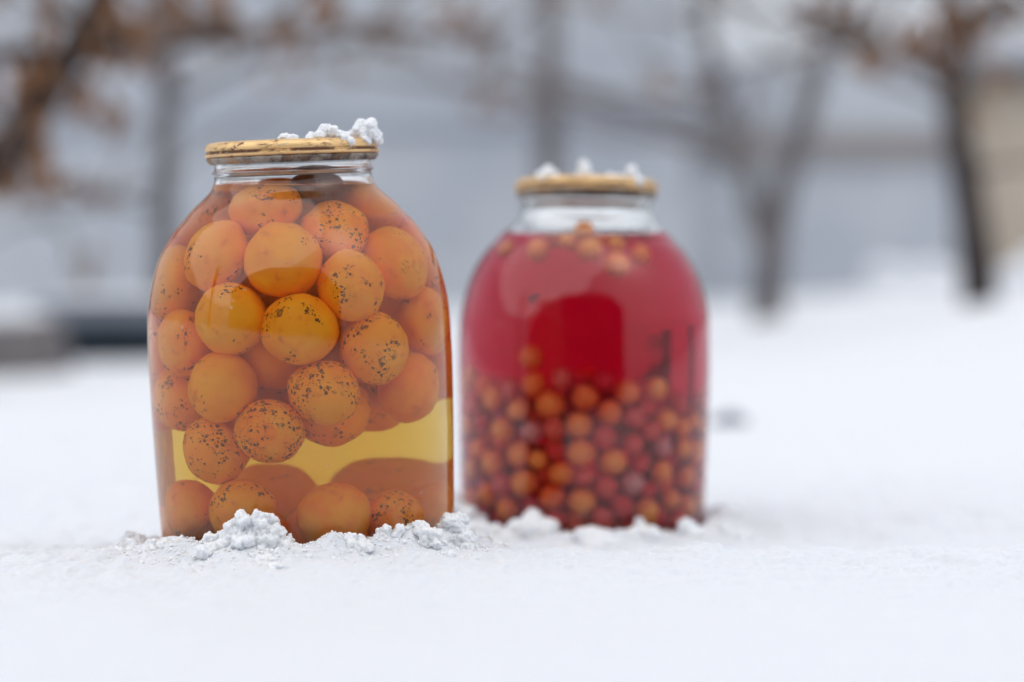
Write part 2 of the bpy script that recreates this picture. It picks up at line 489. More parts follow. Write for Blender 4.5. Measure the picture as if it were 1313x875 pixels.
def crumbs(seed, w, d, h, n, r0, r1):
    """balls piled into a heap w wide, d deep, h high, standing on z = 0"""
    rn = random.Random(seed); b = []
    for k in range(n):
        u = rn.uniform(-1, 1); t = rn.uniform(-1, 1)
        top = h*max(0.08, (1 - u*u)*(1 - 0.6*t*t))*rn.uniform(0.45, 1.0)
        r = rn.uniform(r0, r1)
        z = 0
        while z < top:
            b.append((u*w/2 + rn.gauss(0, r*.3), t*d/2 + rn.gauss(0, r*.3), z, r)); z += r*1.0
    return b
def snow_lump(loc, w, d, h, seed, label, group=None, n=14, r0=.003, r1=.006, voxel=.0010, amp=.0013, freq=260):
    m = lump_mesh('snow_clump', crumbs(seed, w, d, h, n, r0, r1), voxel, seed, amp, freq)
    o = link('snow_clump', m, LOOSE)
    o.location = loc
    return tag(o, label, 'snow', group)

def heap(x, y, w, d, h, seed, label):
    rn = random.Random(seed)
    m = lump_mesh('snow_heap', crumbs(seed, w, d, h, 26, w*.10, w*.17), w*.03, seed, w*.03, 9.0/w)
    o = link('snow_heap', m, SNOW); o.location = (x, y, gz(x, y) - 0.02)
    tag(o, label, 'snow heap')
heap(1.06, 6.0, 0.30, 0.26, 0.15, 4, 'broad heap of shovelled snow at the foot of the dark trunk')
heap(1.22, 5.4, 0.20, 0.2, 0.13, 9, 'small rounded heap of snow in front of the broad heap')

# ------------------------------------------------------------------ trees
def limb_path(p0, p1, n, wob, rn):
    p0, p1 = Vector(p0), Vector(p1)
    return [p0.lerp(p1, i/n) + Vector((rn.gauss(0, wob), rn.gauss(0, wob), rn.gauss(0, wob)))*(0 if i in (0,) else 1) for i in range(n+1)]
def leaf_mesh(name, centres, rn, size, parent, mat):
    v = []; f = []
    for c, cnt, spread in centres:
        for k in range(cnt):
            p = Vector(c) + Vector((rn.gauss(0, spread), rn.gauss(0, spread), rn.gauss(0, spread*.8)))
            m = Matrix.Rotation(rn.uniform(0, 6.28), 3, 'Z') @ Matrix.Rotation(rn.uniform(.5, 2.4), 3, 'X')
            L = size*rn.uniform(.6, 1.2); W = L*.32; cu = L*rn.uniform(.1, .3)
            q = [(-W*.3, 0, 0), (-W, L*.4, cu*.4), (-W*.7, L*.75, cu), (0, L, cu*1.4), (W*.7, L*.75, cu), (W, L*.4, cu*.4), (W*.3, 0, 0), (0, L*.45, -cu*.2)]
            b = len(v)
            v += [p + m @ Vector(a) for a in q]
            f += [(b+i, b+i+1, b+7) for i in range(6)] + [(b+6, b, b+7)]
    o = link(name, mesh(name, v, f), mat, parent, False)
    o['kind'] = 'stuff'
    return o
def tree(name, label, base, trunk, limbs, leaves, bark, seed, twigs=10, leafsize=.05, group=None):
    """trunk / limbs: lists of (points, radii) in world coordinates"""
    rn = random.Random(seed)
    t = tag(empty(name, base), label, 'tree', group)
    inv = Vector(base)
    def loc(pts): return [Vector(p) - inv for p in pts]
    v = []; f = []
    tube(v, f, loc(trunk[0]), trunk[1], 12)
    link('trunk', mesh('trunk', v, f), bark, t)
    for pts, rads in limbs:
        v = []; f = []
        tube(v, f, loc(pts), rads, 10)
        link('limb', mesh('limb', v, f), bark, t)
    v = []; f = []; cl = []
    src = [l for l in limbs] + [trunk]
    for k in range(twigs):
        pts, rads = src[k % len(src)]
        i = rn.randrange(max(1, len(pts)//2), len(pts))
        p = Vector(pts[i]); d = Vector((rn.gauss(0, 1), rn.gauss(0, .7), rn.uniform(-.1, .9))).normalized()
        L = rn.uniform(.25, .6)
        path = [p - inv]
        for s in range(4):
            d = (d + Vector((rn.gauss(0, .25), rn.gauss(0, .25), rn.gauss(0, .2)))).normalized(); path.append(path[-1] + d*L/4)
        v = []; f = []
        tube(v, f, path, [.008, .006, .005, .004, .002], 6)
        link('twig', mesh('twig', v, f), TWIG, t)
        if leaves and rn.random() < .6: cl.append((path[-1], rn.randint(3, 7), .03))
    for c, cnt, sp in leaves:
        c = Vector(c) - inv
        near = min(((Vector(p) - inv) for pts, _ in src for p in pts), key=lambda q_: (q_ - c).length)
        mid = near.lerp(c, .5) + Vector((0, 0, .04))
        v = []; f = []
        tube(v, f, [near, mid, c], [.009, .006, .003], 6)
        link('twig', mesh('twig', v, f), TWIG, t)
        cl.append((c, cnt, sp))
    if cl: leaf_mesh('dry_leaves', cl, rn, leafsize, t, LEAF)
    return t
tree('young_tree', 'slim grey young tree in front of the shed, left of the amber jar', (-0.822, 5.5, -0.15),
     ([(-0.822, 5.5, -.15), (-0.825, 5.5, .15), (-0.818, 5.5, .5), (-0.83, 5.5, .9), (-0.82, 5.5, 1.7)], [.034, .030, .027, .024, .012]),
     [([(-0.82, 5.5, .46), (-0.62, 5.45, .56), (-0.36, 5.4, .60), (-0.05, 5.3, .60)], [.014, .012, .009, .005]),
      ([(-0.822, 5.5, .20), (-0.95, 5.45, .24), (-1.08, 5.4, .19)], [.009, .007, .004])],
     [((-.30, 5.4, .585), 16, .035), ((-.10, 5.35, .60), 14, .03), ((-.03, 5.4, .44), 8, .035), ((-1.0, 5.45, .05), 9, .03), ((-.99, 5.45, .23), 9, .03),
      ((-.62, 5.4, .58), 9, .05)], BARK, 11, 22)
tree('oak_branch_tree', 'dark oak with dry brown leaves reaching in beside the slim young tree', (-1.25, 3.6, -0.15),
     ([(-1.25, 3.6, -.15), (-1.24, 3.6, .3), (-1.22, 3.6, .9), (-1.25, 3.6, 1.8)], [.08, .07, .06, .04]),
     [([(-1.24, 3.6, .05), (-.95, 3.55, .18), (-.74, 3.5, .30), (-.64, 3.5, .46), (-.56, 3.5, .62)], [.040, .036, .030, .024, .018]),
      ([(-1.22, 3.6, .40), (-.85, 3.5, .42), (-.6, 3.5, .43), (-.38, 3.5, .45)], [.02, .014, .010, .006])],
     [((-.70, 3.5, .35), 22, .035), ((-.60, 3.5, .43), 20, .03), ((-.66, 3.5, .33), 14, .04), ((-.47, 3.5, .43), 9, .04), ((-.73, 3.5, .21), 10, .025),
      ((-.74, 3.5, .45), 16, .05), ((-.78, 3.5, .38), 16, .04), ((-.52, 3.5, .44), 9, .03), ((-.30, 3.5, .45), 7, .03), ((-.71, 3.5, .26), 8, .03)], DARK_BARK, 12, 18)
tree('young_tree', 'straight grey trunk rising behind the red jar', (0.11, 7.0, -0.2),
     ([(.11, 7, -.2), (.115, 7, .2), (.108, 7, .6), (.12, 7, 1.5)], [.045, .042, .038, .02]),
     [([(.11, 7, .56), (-.1, 6.95, .60), (-.5, 6.9, .64)], [.02, .016, .008]), ([(.11, 7, .60), (.45, 6.95, .50), (.72, 6.9, .46)], [.02, .018, .010])],
     [], BARK, 13, 12)
tree('forked_tree', 'grey forked tree standing in the snow right of the red jar', (.61, 5.5, -0.15),
     ([(.608, 5.5, -.15), (.607, 5.5, .0), (.612, 5.5, .09), (.618, 5.5, .17)], [.044, .039, .037, .036]),
     [([(.615, 5.5, .12), (.585, 5.5, .20), (.552, 5.5, .29), (.50, 5.5, .46), (.46, 5.5, .62), (.40, 5.5, 1.2)], [.030, .027, .025, .023, .020, .01]),
      ([(.616, 5.5, .14), (.645, 5.5, .26), (.673, 5.5, .38), (.71, 5.5, .50), (.746, 5.5, .62), (.84, 5.5, 1.2)], [.032, .030, .028, .026, .022, .01]),
      ([(.56, 5.5, .28), (.44, 5.45, .36), (.25, 5.4, .42)], [.012, .009, .005])],
     [], BARK, 14, 9)
tree('leaning_tree', 'dark leaning trunk with brown leafy twigs before the beige shed', (.906, 4.5, -0.1),
     ([(.915, 4.5, -.1), (.906, 4.5, .08), (.89, 4.5, .18), (.875, 4.5, .27), (.855, 4.5, .40), (.845, 4.5, .55), (.85, 4.5, 1.1)], [.042, .036, .033, .031, .027, .023, .012]),
     [([(.852, 4.5, .44), (.76, 4.45, .49), (.66, 4.4, .52), (.5, 4.35, .56)], [.018, .014, .010, .005]),
      ([(.846, 4.5, .52), (.92, 4.45, .56), (1.02, 4.4, .58)], [.016, .012, .007])],
     [((.67, 4.45, .50), 16, .03), ((.73, 4.45, .485), 14, .035), ((.80, 4.45, .50), 14, .03), ((.88, 4.45, .53), 12, .03), ((.94, 4.45, .55), 12, .03), ((.60, 4.45, .535), 9, .03)],
     DARK_BARK, 16, 16)

# ------------------------------------------------------------------ behind the photographer (mirrored in the glass)
def cottage():
    t = tag(empty('dark_cottage', (-1.4, -5.2, 0)), 'dark boarded two-storey cottage behind the photographer, mirrored in the jar glass', 'house')
    link('wall', box_mesh('wall', -6.0, 6.0, -3, 0, -0.2, 3.1), HOUSE_WOOD, t, False)
    r = link('roof', prism_mesh('roof', [(-6.4, 3.102), (6.4, 3.102), (3.9, 4.1), (-1.0, 4.1), (-3.4, 3.7)], -3.2, 0.25), HOUSE_WOOD, t, False)
    link('chimney', box_mesh('chimney', 1.6, 2.2, -1.6, -1.0, 4.0, 4.9), HOUSE_WOOD, r, False)
    for x in (-3.6, 0.6, 4.2):
        w = link('window_frame', box_mesh('window_frame', x-.5, x+.5, 0.001, 0.05, .9, 1.9), BOARD, t, False)
        link('pane', box_mesh('pane', x-.43, x+.43, 0.051, 0.06, .97, 1.83), DARK_BOARD, w, False)
cottage()
for k, (x, y, h) in enumerate(((-5.4, -1.2, 3.4),)):
    tree('garden_tree', 'bare tree at the far end of the dark cottage behind the photographer', (x, y, -.1),
         ([(x, y, -.1), (x+.03, y, h*.3), (x-.03, y, h*.6), (x, y, h)], [.13, .11, .08, .03]),
         [([(x, y, h*.4), (x+.5, y+.1, h*.65), (x+.8, y, h*.95)], [.06, .04, .015]), ([(x, y, h*.5), (x-.5, y-.1, h*.75), (x-.7, y, h*1.05)], [.05, .035, .015])], [], DARK_BARK, 30+k, 12)

# ------------------------------------------------------------------ jars
OUT = [(0,.002),(.050,.002),(.060,0),(.066,.001),(.0715,.005),(.0738,.012),(.0748,.022),(.0757,.045),(.0765,.07),(.077,.095),(.077,.110),(.0765,.128),(.0755,.137),(.073,.1487),(.069,.1606),(.0615,.1726),(.056,.1785),(.0515,.1837),(.045,.1895),(.0418,.193),(.0402,.1965),(.0398,.1995),(.0408,.2015),(.0396,.2035),(.0396,.2125)]
THICK = .0028
INN = [(0,.005),(.050,.005),(.060,.0057),(.067,.0095),(.0706,.018),(.0722,.026),(.0729,.045),(.0737,.07),(.0742,.095),(.0742,.110),(.0737,.128),(.0728,.136),(.0705,.1470),(.0666,.1585),(.0592,.1702),(.0540,.1760),(.0494,.1810),(.0428,.1868),(.0392,.1912),(.0374,.1965),(.0368,.2035),(.0368,.2125)]
def smooth(P, sub=5):
    P = [Vector((a, b)) for a, b in P]; out = []
    for i in range(len(P)-1):
        p0 = P[max(i-1, 0)]; p1 = P[i]; p2 = P[i+1]; p3 = P[min(i+2, len(P)-1)]
        for k in range(sub):
            t = k/sub
            out.append(0.5*((2*p1) + (p2-p0)*t + (2*p0-5*p1+4*p2-p3)*t*t + (3*p1-p0-3*p2+p3)*t*t*t))
    out.append(P[-1])
    return out
SO, SI = smooth(OUT), smooth(INN)
NA = 144
def lathe_rows(rows, close_start=False):
    """rows: list of lists of NA points (ring) -> verts, faces; a ring with radius 0 is kept as a ring"""
    v = [p for r in rows for p in r]
    f = []
    for i in range(len(rows)-1):
        for k in range(NA):
            a, b = i*NA+k, i*NA+(k+1) % NA
            f.append((a, b, b+NA, a+NA))
    return v, f
def ring(r, z): return [(r*math.cos(2*math.pi*k/NA), r*math.sin(2*math.pi*k/NA), z) for k in range(NA)]
def make_jar(J, name, label, lid_label, liquid_mat, liquid_label, lid_tilt=0.0):
    t = tag(empty(name, J['o']), label, 'jar')
    t.rotation_euler = Matrix.Rotation(R(J['a']), 3, 'X').to_4x4().to_euler()
    rm = Matrix.Rotation(R(J['a']), 3, 'X') @ Matrix.Rotation(R(J['b']), 3, 'Y')
    t.rotation_euler = rm.to_euler()
    o = Vector(J['o'])
    def wz(p): return (rm @ Vector(p) + o).z
    # where the liquid meets the inner wall, for every direction round the jar
    sl = []
    for k in range(NA):
        c, s = math.cos(2*math.pi*k/NA), math.sin(2*math.pi*k/NA)
        for i in range(20, len(SI)-1):
            z0 = wz((SI[i].x*c, SI[i].x*s, SI[i].y)); z1 = wz((SI[i+1].x*c, SI[i+1].x*s, SI[i+1].y))
            if z0 <= J['lvl'] + .0010 < z1:
                sl.append(i + (J['lvl'] + .0010 - z0)/(z1-z0)); break
    def at(S, u):
        i = min(int(u), len(S)-2); return S[i].lerp(S[i+1], u-i)
    def wall_rows(u0f, u1f, n):
        rows = []
        for j in range(n+1):
            rw = []
            for k in range(NA):
                u = u0f(k) + (u1f(k)-u0f(k))*j/n
                p = at(SI, u); a = 2*math.pi*k/NA
                rw.append((p.x*math.cos(a), p.x*math.sin(a), p.y))
            rows.append(rw)
        return rows
    # glass: outside, over the rim, then the inside down to the liquid
    rows = [ring(max(p.x, 1e-5), p.y) for p in SO]
    rows += wall_rows(lambda k: len(SI)-1.0, lambda k: sl[k], 26)
    v, f = lathe_rows(rows)
    g = link('glass_body', mesh('glass_body', v, f), GLASS, t)
    # liquid: its wall against the glass, then its free surface
    rows = wall_rows(lambda k: 0.0, lambda k: sl[k], 90)
    rows[0] = ring(1e-5, SI[0].y)
    v, f = lathe_rows(rows)
    nwall = len(f)
    top = [rows[-1]]
    edge = rows[-1]
    inv = rm.inverted()
    for q_, dz in ((.985, .0005), (.96, .00015), (.92, 0), (.7, 0), (.35, 0), (0.0005, 0)):
        rw = []
        for p in edge:
            w = rm @ Vector(p) + o
            cx_ = o + rm @ Vector((0, 0, .178))
            w2 = Vector((cx_.x + (w.x-cx_.x)*q_, cx_.y + (w.y-cx_.y)*q_, J['lvl'] + dz))
            rw.append(tuple(inv @ (w2 - o)))
        top.append(rw)
    v2, f2 = lathe_rows(top)
    b = len(v)
    me_ = mesh('liquid', v + v2, f + [tuple(b+i for i in q_) for q_ in f2])
    at_ = me_.attributes.new('air_side', 'FLOAT', 'FACE')
    at_.data.foreach_set('value', np.array([0.0]*nwall + [1.0]*len(f2), dtype=np.float32))
    lq = link('liquid', me_, liquid_mat, t)
    lq['label'] = liquid_label
    # tin lid
    LP = smooth([(0, .2138), (.030, .2138), (.0345, .2140), (.0355, .2162), (.0372, .2170), (.0405, .2168), (.0428, .2158), (.0437, .2142), (.0438, .2128), (.0431, .2122), (.0432, .2114), (.0441, .2110), (.0442, .2102), (.0436, .2095), (.0428, .2094)], 4)
    v, f = lathe_rows([ring(max(p.x, 1e-5), p.y) for p in LP][::-1])
    ld = link('lid', mesh('lid', v, f), LID, t); ld['label'] = lid_label
    rows = []
    LS = smooth([(.0428, .2093), (.0434, .2086), (.0428, .2074), (.0420, .2064), (.0411, .2058), (.0404, .2062), (.0402, .2090)], 3)
    for p in LS:
        rows.append([(p.x*(1+.008*math.sin(k*2*math.pi*26/NA))*math.cos(2*math.pi*k/NA), p.x*(1+.008*math.sin(k*2*math.pi*26/NA))*math.sin(2*math.pi*k/NA), p.y) for k in range(NA)])
    v, f = lathe_rows(rows[::-1])
    link('crimped_edge', mesh('crimped_edge', v, f), SEAL, ld)
    return t, rm, o
jarA, RA, OA = make_jar(JAR_A, 'glass_jar', 'big glass jar of whole apricots in amber syrup, in sharp focus', 'rust-streaked gold tin lid', SYRUP, 'cloudy amber syrup')
jarB, RB, OB = make_jar(JAR_B, 'glass_jar', 'big glass jar of small berries in dark red juice', 'tarnished gold tin lid tilted back', JUICE, 'dark red juice')

# ------------------------------------------------------------------ fruit: positions in tenths of a millimetre in the jar's own frame, and radius
APR = [
 [-103,-287,1796,153],[205,-292,1666,146],[325,17,1765,160],[127,-153,1892,130],[-326,-358,1580,165],[-526,-134,1443,165],[-14,-491,1559,170],[287,-475,1432,155],
 [468,-224,1514,165],[-263,-507,1295,163],[51,-573,1241,163],[-485,-308,1177,155],[563,-106,1227,160],[377,-433,1129,163],[-315,-486,974,163],[152,-561,935,160],
 [-104,-577,760,150],[-363,-427,662,158],[-82,-309,1099,155],[485,-186,914,160],[-486,-161,904,155],[142,-260,827,160],[-491,-273,352,155],[-251,-499,361,155],
 [168,-529,322,163],[429,-364,279,148],[189,527,349,165],[-158,414,348,165],[546,-27,271,150],[-355,68,1697,155],[517,92,1527,155],[-180,-147,784,151],
 [-295,497,840,162],[-35,14,1018,168],[-245,328,1471,162],[211,204,1097,152],[-110,204,1819,150],[-102,-69,1546,170],[-172,374,1122,169],[15,574,947,156],
 [540,217,983,151],[-557,147,877,161],[264,507,1244,166],[236,-141,1104,156],[-590,-15,1158,150],[-281,-10,1249,171],[-249,188,860,150],[-35,556,1351,154],
 [454,254,1273,152],[344,385,1537,160],[106,178,1600,158],[-520,180,1466,150],[-11,461,1640,151],[298,447,932,154],[86,-252,1354,156],[-495,288,1168,168],
 [260,37,845,154],[-10,165,1300,150],[254,11,1378,157],[162,18,212,156],[-545,-11,202,152],[-240,-127,215,165],[-311,180,201,151],[388,225,200,150],
 [45,-266,202,152],]
BER = [
 [-314,-552,1074,72],[-298,-572,921,72],[-524,-406,834,77],[-386,-534,767,72],[-207,-610,802,82],[-14,-631,846,82],[125,-624,759,72],[223,-593,880,77],
 [390,-543,904,72],[-467,-460,644,77],[-308,-587,639,66],[-45,-644,685,77],[98,-649,612,72],[262,-606,576,66],[447,-480,716,74],[-513,-387,451,82],
 [-373,-537,507,77],[-272,-617,476,55],[-31,-642,522,82],[148,-626,472,80],[425,-497,561,66],[427,-497,411,72],[260,-595,346,72],[-140,-627,398,72],
 [-8,-661,381,61],[-342,-542,339,82],[-541,-348,257,77],[-186,-566,260,82],[-21,-636,239,82],[196,-578,213,77],[344,-538,180,77],[479,-430,247,66],
 [-433,-460,184,74],[-300,-568,131,66],[-75,-81,133,77],[83,-178,132,77],[460,-259,116,66],[562,-314,379,66],[569,-291,204,66],[-626,-201,409,66],
 [-648,-161,669,66],[-645,-104,880,61],[-147,-653,953,66],[550,-378,549,61],[-608,-172,224,66],[609,-282,711,61],[267,-616,726,66],[-170,-590,535,66],
 [-594,-291,530,66],[-432,-518,889,61],[-281,-433,1690,72],[9,-506,1695,77],[159,-529,1612,77],[293,-428,1667,66],[-451,-258,1700,61],[157,-479,1734,55],
 [-119,-470,1750,55],[-457,-59,783,68],[-32,-407,149,66],[491,-1,193,75],[66,-536,546,64],[443,-243,373,68],[-453,-214,707,68],[-222,-395,499,76],
 [186,-486,606,62],[-19,-407,715,70],[-358,-145,376,79],[-508,-220,155,64],[244,-315,656,74],[-619,-33,468,81],[-334,-268,725,64],[653,-110,385,64],
 [467,-29,718,62],[-268,-446,708,69],[-14,-505,363,78],[646,-55,555,63],[357,-254,577,77],[-415,-126,243,66],[-345,-374,319,78],[212,-441,771,79],
 [303,-264,815,64],[-527,-65,214,65],[-576,-31,332,62],[542,-135,739,66],[-313,-353,179,67],[302,-286,410,79],[-53,-456,507,72],[501,-341,806,75],
 [299,-410,510,77],[-211,-493,391,67],[431,-198,811,81],[-267,-325,633,63],[-484,-176,874,62],[-456,-109,538,68],[581,-19,660,66],[223,-429,236,71],
 [490,-175,249,81],[-322,-250,526,79],[-139,-387,379,62],[-196,-483,132,67],[-597,13,128,70],[306,-322,267,68],[119,-468,450,66],[389,-136,476,82],
 [-434,0,454,71],[106,-377,860,72],[108,-369,154,80],[530,-112,581,66],[-160,-495,639,68],[-419,11,165,75],[319,-239,147,80],[435,-346,485,75],
 [555,-38,417,62],[407,-23,312,71],[-562,-304,686,63],[-157,-350,149,71],[-591,1,637,74],[-550,-284,907,68],[503,-244,633,76],[633,-42,789,73],
 [-410,-257,262,67],[-337,-426,592,67],[-437,-337,575,68],[639,-185,836,71],[-154,-365,736,73],[379,-14,607,79],[27,-489,827,67],[-217,-449,844,75],
 [-252,-309,817,66],[310,-442,659,70],[360,-391,811,74],[-412,-312,886,75],[570,-181,119,69],[77,-383,545,69],[295,-549,466,62],[-439,-348,732,68],
 [-117,-501,765,62],[-614,-226,791,76],[536,-166,435,68],[496,8,521,67],[-589,-86,765,68],[332,-476,311,68],[366,-151,320,64],[627,-29,140,74],
 [-446,23,600,77],[-69,-513,915,64],[-507,-121,408,73],[378,-396,144,73],[387,-99,147,76],[-455,-246,458,70],[-51,-541,122,72],[658,20,266,63],
 [112,-640,322,74],[617,-213,320,63],[232,-485,114,64],[-603,10,921,68],[564,-60,294,63],[388,-148,673,70],[433,-308,234,65],[-208,-349,277,67],
 [41,-478,231,64],[615,-236,529,73],[-384,-117,116,66],[-343,-199,835,67],[182,-361,351,63],[-599,-162,530,64],[-278,-266,389,67],[-1,-399,959,76],
 [515,-380,121,67],[-488,-53,911,64],[90,-498,700,72],[-437,-330,121,71],[-362,-383,465,69],[-343,-399,805,62],[-391,-97,666,70],[236,-464,398,62],
 [-28,-513,632,65],[537,-379,675,66],[-72,-406,839,63],[88,-554,937,74],[-318,-233,118,68],[382,-294,715,64],[403,-58,822,62],[-67,-396,276,64],
 [-167,-609,122,63],[96,-513,117,67],[327,-521,788,62],[-640,-202,967,67],[643,-141,221,62],[660,-119,677,62],[-444,-8,311,73],[56,-382,321,68],
 [136,-499,320,68],[-525,-219,313,65],[-133,-367,602,64],[90,-641,143,64],[-292,-475,221,63],[-187,-641,657,68],[109,-359,677,70],[420,-379,619,63],
 [-500,-222,585,63],[-526,-120,654,63],[-654,-49,234,65],[-468,-457,323,70],[246,-358,114,64],[360,-566,651,64],[413,-373,347,67],[-176,-316,1741,58],
 [296,-62,1740,55],[-23,-414,1818,63],[111,-207,1737,57],[208,-158,1740,52],[-76,-367,1723,56],[37,-302,1737,63],[79,-408,1762,54],]
BTOP = [0,0,0,0,0,0,0,0,0,0,0,0,0,0,0,0,0,0,0,0,0,0,0,0,0,0,0,0,0,0,0,0,0,0,0,0,0,0,0,0,0,0,0,0,0,0,0,0,0,0,1,1,1,1,1,1,1,0,0,0,0,0,0,0,0,0,0,0,0,0,0,0,0,0,0,0,0,0,0,0,0,0,0,0,0,0,0,0,0,0,0,0,0,0,0,0,0,0,0,0,0,0,0,0,0,0,0,0,0,0,0,0,0,0,0,0,0,0,0,0,0,0,0,0,0,0,0,0,0,0,0,0,0,0,0,0,0,0,0,0,0,0,0,0,0,0,0,0,0,0,0,0,0,0,0,0,0,0,0,0,0,0,0,0,0,0,0,0,0,0,0,0,0,0,0,0,0,0,0,0,0,0,0,0,0,0,0,0,0,0,0,0,0,0,0,0,0,0,0,0,0,0,0,0,0,0,0,1,1,1,1,1,1,1,1]
NSEEN = 57
SPECK = {0: .30, 1: .55, 2: .15, 3: .5, 4: .35, 5: .3, 6: .12, 7: .40, 8: .12, 9: .2, 10: .38, 11: .3, 12: .15, 13: .42, 14: .1, 15: .7, 16: .9, 17: .7, 18: .0, 19: .1,
         22: .3, 23: .5, 24: .05, 25: .55}
ALAB = {0: 'pale-topped apricot just under the syrup surface, specks on its right side',
        1: 'heavily freckled apricot high in the jar next to the dark shrivelled fruit',
        2: 'smooth orange apricot at the right shoulder just below the jar neck',
        3: 'dark shrivelled plum-like fruit poking up into the jar neck',
        4: 'washed-out apricot behind the pale glare on the left shoulder of the jar',
        5: 'apricot half hidden by glare against the left shoulder glass',
        6: 'large plain apricot in the middle of the upper row of the amber jar',
        7: 'apricot with a fine crease and small specks, right of the large plain one',
        8: 'tall smooth apricot pressed against the upper right glass',
        9: 'bright golden apricot with a few specks, most vivid in the amber jar',
        10: 'deep orange apricot touching the bright golden one, lower right of it',
        11: 'speckled apricot against the left glass, under the glare',
        12: 'apricot squeezed to the right edge of the amber jar at mid height',
        13: 'apricot with a dark freckle patch on its right half, mid right',
        14: 'smooth amber-flushed apricot above the two speckled hanging ones',
        15: 'oval apricot densely peppered with dark spots, centre of the amber jar',
        16: 'small oval apricot with a black spotted underside, hanging over the clear syrup',
        17: 'brownish spotted apricot, lowest of the floating ones',
        22: 'dim apricot on the jar floor against the left glass',
        23: 'spotted apricot on the jar floor behind the snow crest',
        24: 'clean round orange apricot on the jar floor, right of the snow crest',
        25: 'apricot with a cluster of freckles on the jar floor near the right glass'}
def fruit_mesh(seed, groove, oval):
    bm = bmesh.new()
    bmesh.ops.create_uvsphere(bm, u_segments=40, v_segments=24, radius=1.0)
    off = Vector((seed*5.1, seed*2.7, seed))
    for v in bm.verts:
        n = v.co.normalized()
        a = math.atan2(n.y, n.x)
        k = 1.02 + 0.075*noise.noise(n*1.3 + off) + 0.025*noise.noise(n*3.1 + off) + 0.006*noise.noise(n*9 + off)
        pol = 1 - abs(n.z)
        k -= groove*math.exp(-(a/0.16)**2)*min(1, pol*3)
        k -= 0.07*math.exp(-((1 - n.z)/0.02)) + 0.02*math.exp(-((1 + n.z)/0.01))
        v.co = Vector((n.x*k, n.y*k, n.z*k*oval))
    me_ = bpy.data.meshes.new('apricot'); bm.to_mesh(me_); bm.free()
    return me_
FM = [fruit_mesh(k, g, o_) for k, (g, o_) in enumerate(((.05, .95), (.025, .88), (.045, 1.0), (.02, .92), (.035, .98), (.055, .9), (.03, 1.03)))]
rn = random.Random(8)
for i, (x, y, z, r) in enumerate(APR):
    o = link('plum' if i == 3 else 'apricot', FM[(i*3) % 7], APRICOT)
    o.location = RA @ Vector((x*1e-4, y*1e-4, z*1e-4)) + OA
    s = r*1e-4*1.03
    o.scale = (s*rn.uniform(.97, 1.05), s*rn.uniform(.95, 1.02), s)
    o.rotation_euler = (rn.uniform(0, 6.28), rn.uniform(0, 6.28), rn.uniform(0, 6.28))
    o['speckle'] = SPECK.get(i, rn.choice((0.0, .1, .3, .5)))
    o['gold'] = {9: .6, 10: .3, 6: .3, 7: .25, 14: .2, 5: .5}.get(i, 0.0)
    o['dark'] = 0.85 if i == 3 else 0.0
    wz_ = o.location.z
    if i in ALAB:
        tag(o, ALAB[i], 'plum' if i == 3 else 'apricot', 'apricots in the amber jar')
    elif wz_ < .06:
        tag(o, 'dim hazy apricot lying on the jar floor behind the front ones', 'apricot', 'apricots in the amber jar')
    else:
        tag(o, 'hazy orange apricot packed behind the front row in the amber jar', 'apricot', 'apricots in the amber jar')

def berry_mesh(seed):
    bm = bmesh.new()
    bmesh.ops.create_uvsphere(bm, u_segments=20, v_segments=12, radius=1.0)
    off = Vector((seed*5.1, seed*2.7, seed))
    for v in bm.verts:
        n = v.co.normalized()
        k = 1 + 0.10*noise.noise(n*1.5 + off) + 0.03*noise.noise(n*4 + off) - .16*math.exp(-((1 - n.z)/0.03))
        v.co = n*k
    me_ = bpy.data.meshes.new('berry'); bm.to_mesh(me_); bm.free()
    return me_
BM = {}
for k_, m_ in (('amber', BERRY_AMBER), ('red', BERRY_RED), ('pale', BERRY_PALE)):
    BM[k_] = [berry_mesh(s) for s in (1, 2, 3, 4)]
    for b_ in BM[k_]: b_.materials.append(m_)
PALE = {10, 20, 22}
REDS = {12, 13, 29, 42, 46, 47, 24, 49}
for i, (x, y, z, r) in enumerate(BER):
    top_ = BTOP[i]
    kind = 'pale' if i in PALE else 'red' if i in REDS else 'amber' if i < NSEEN else rn.choice(('amber', 'amber', 'amber', 'red', 'red', 'red', 'red', 'red', 'red', 'pale'))
    if top_: kind = 'amber'
    o = link('berry', BM[kind][i % 4])
    o.location = RB @ Vector((x*1e-4, y*1e-4, z*1e-4)) + OB
    s = r*1e-4*0.995
    o.scale = (s*rn.uniform(.94, 1.08), s*rn.uniform(.94, 1.04), s*rn.uniform(.86, 1.03))
    o.rotation_euler = (rn.uniform(0, 6.28), rn.uniform(0, 6.28), rn.uniform(0, 6.28))
    lab = 'amber berry floating just under the surface of the red juice' if top_ else {
        'amber': 'amber-orange berry settled in the lower half of the red jar',
        'red': 'crimson berry among the amber ones settled in the red jar',
        'pale': 'pale greyish-pink berry among the settled ones in the red jar'}[kind]
    tag(o, lab, 'berry', 'berries in the red jar')

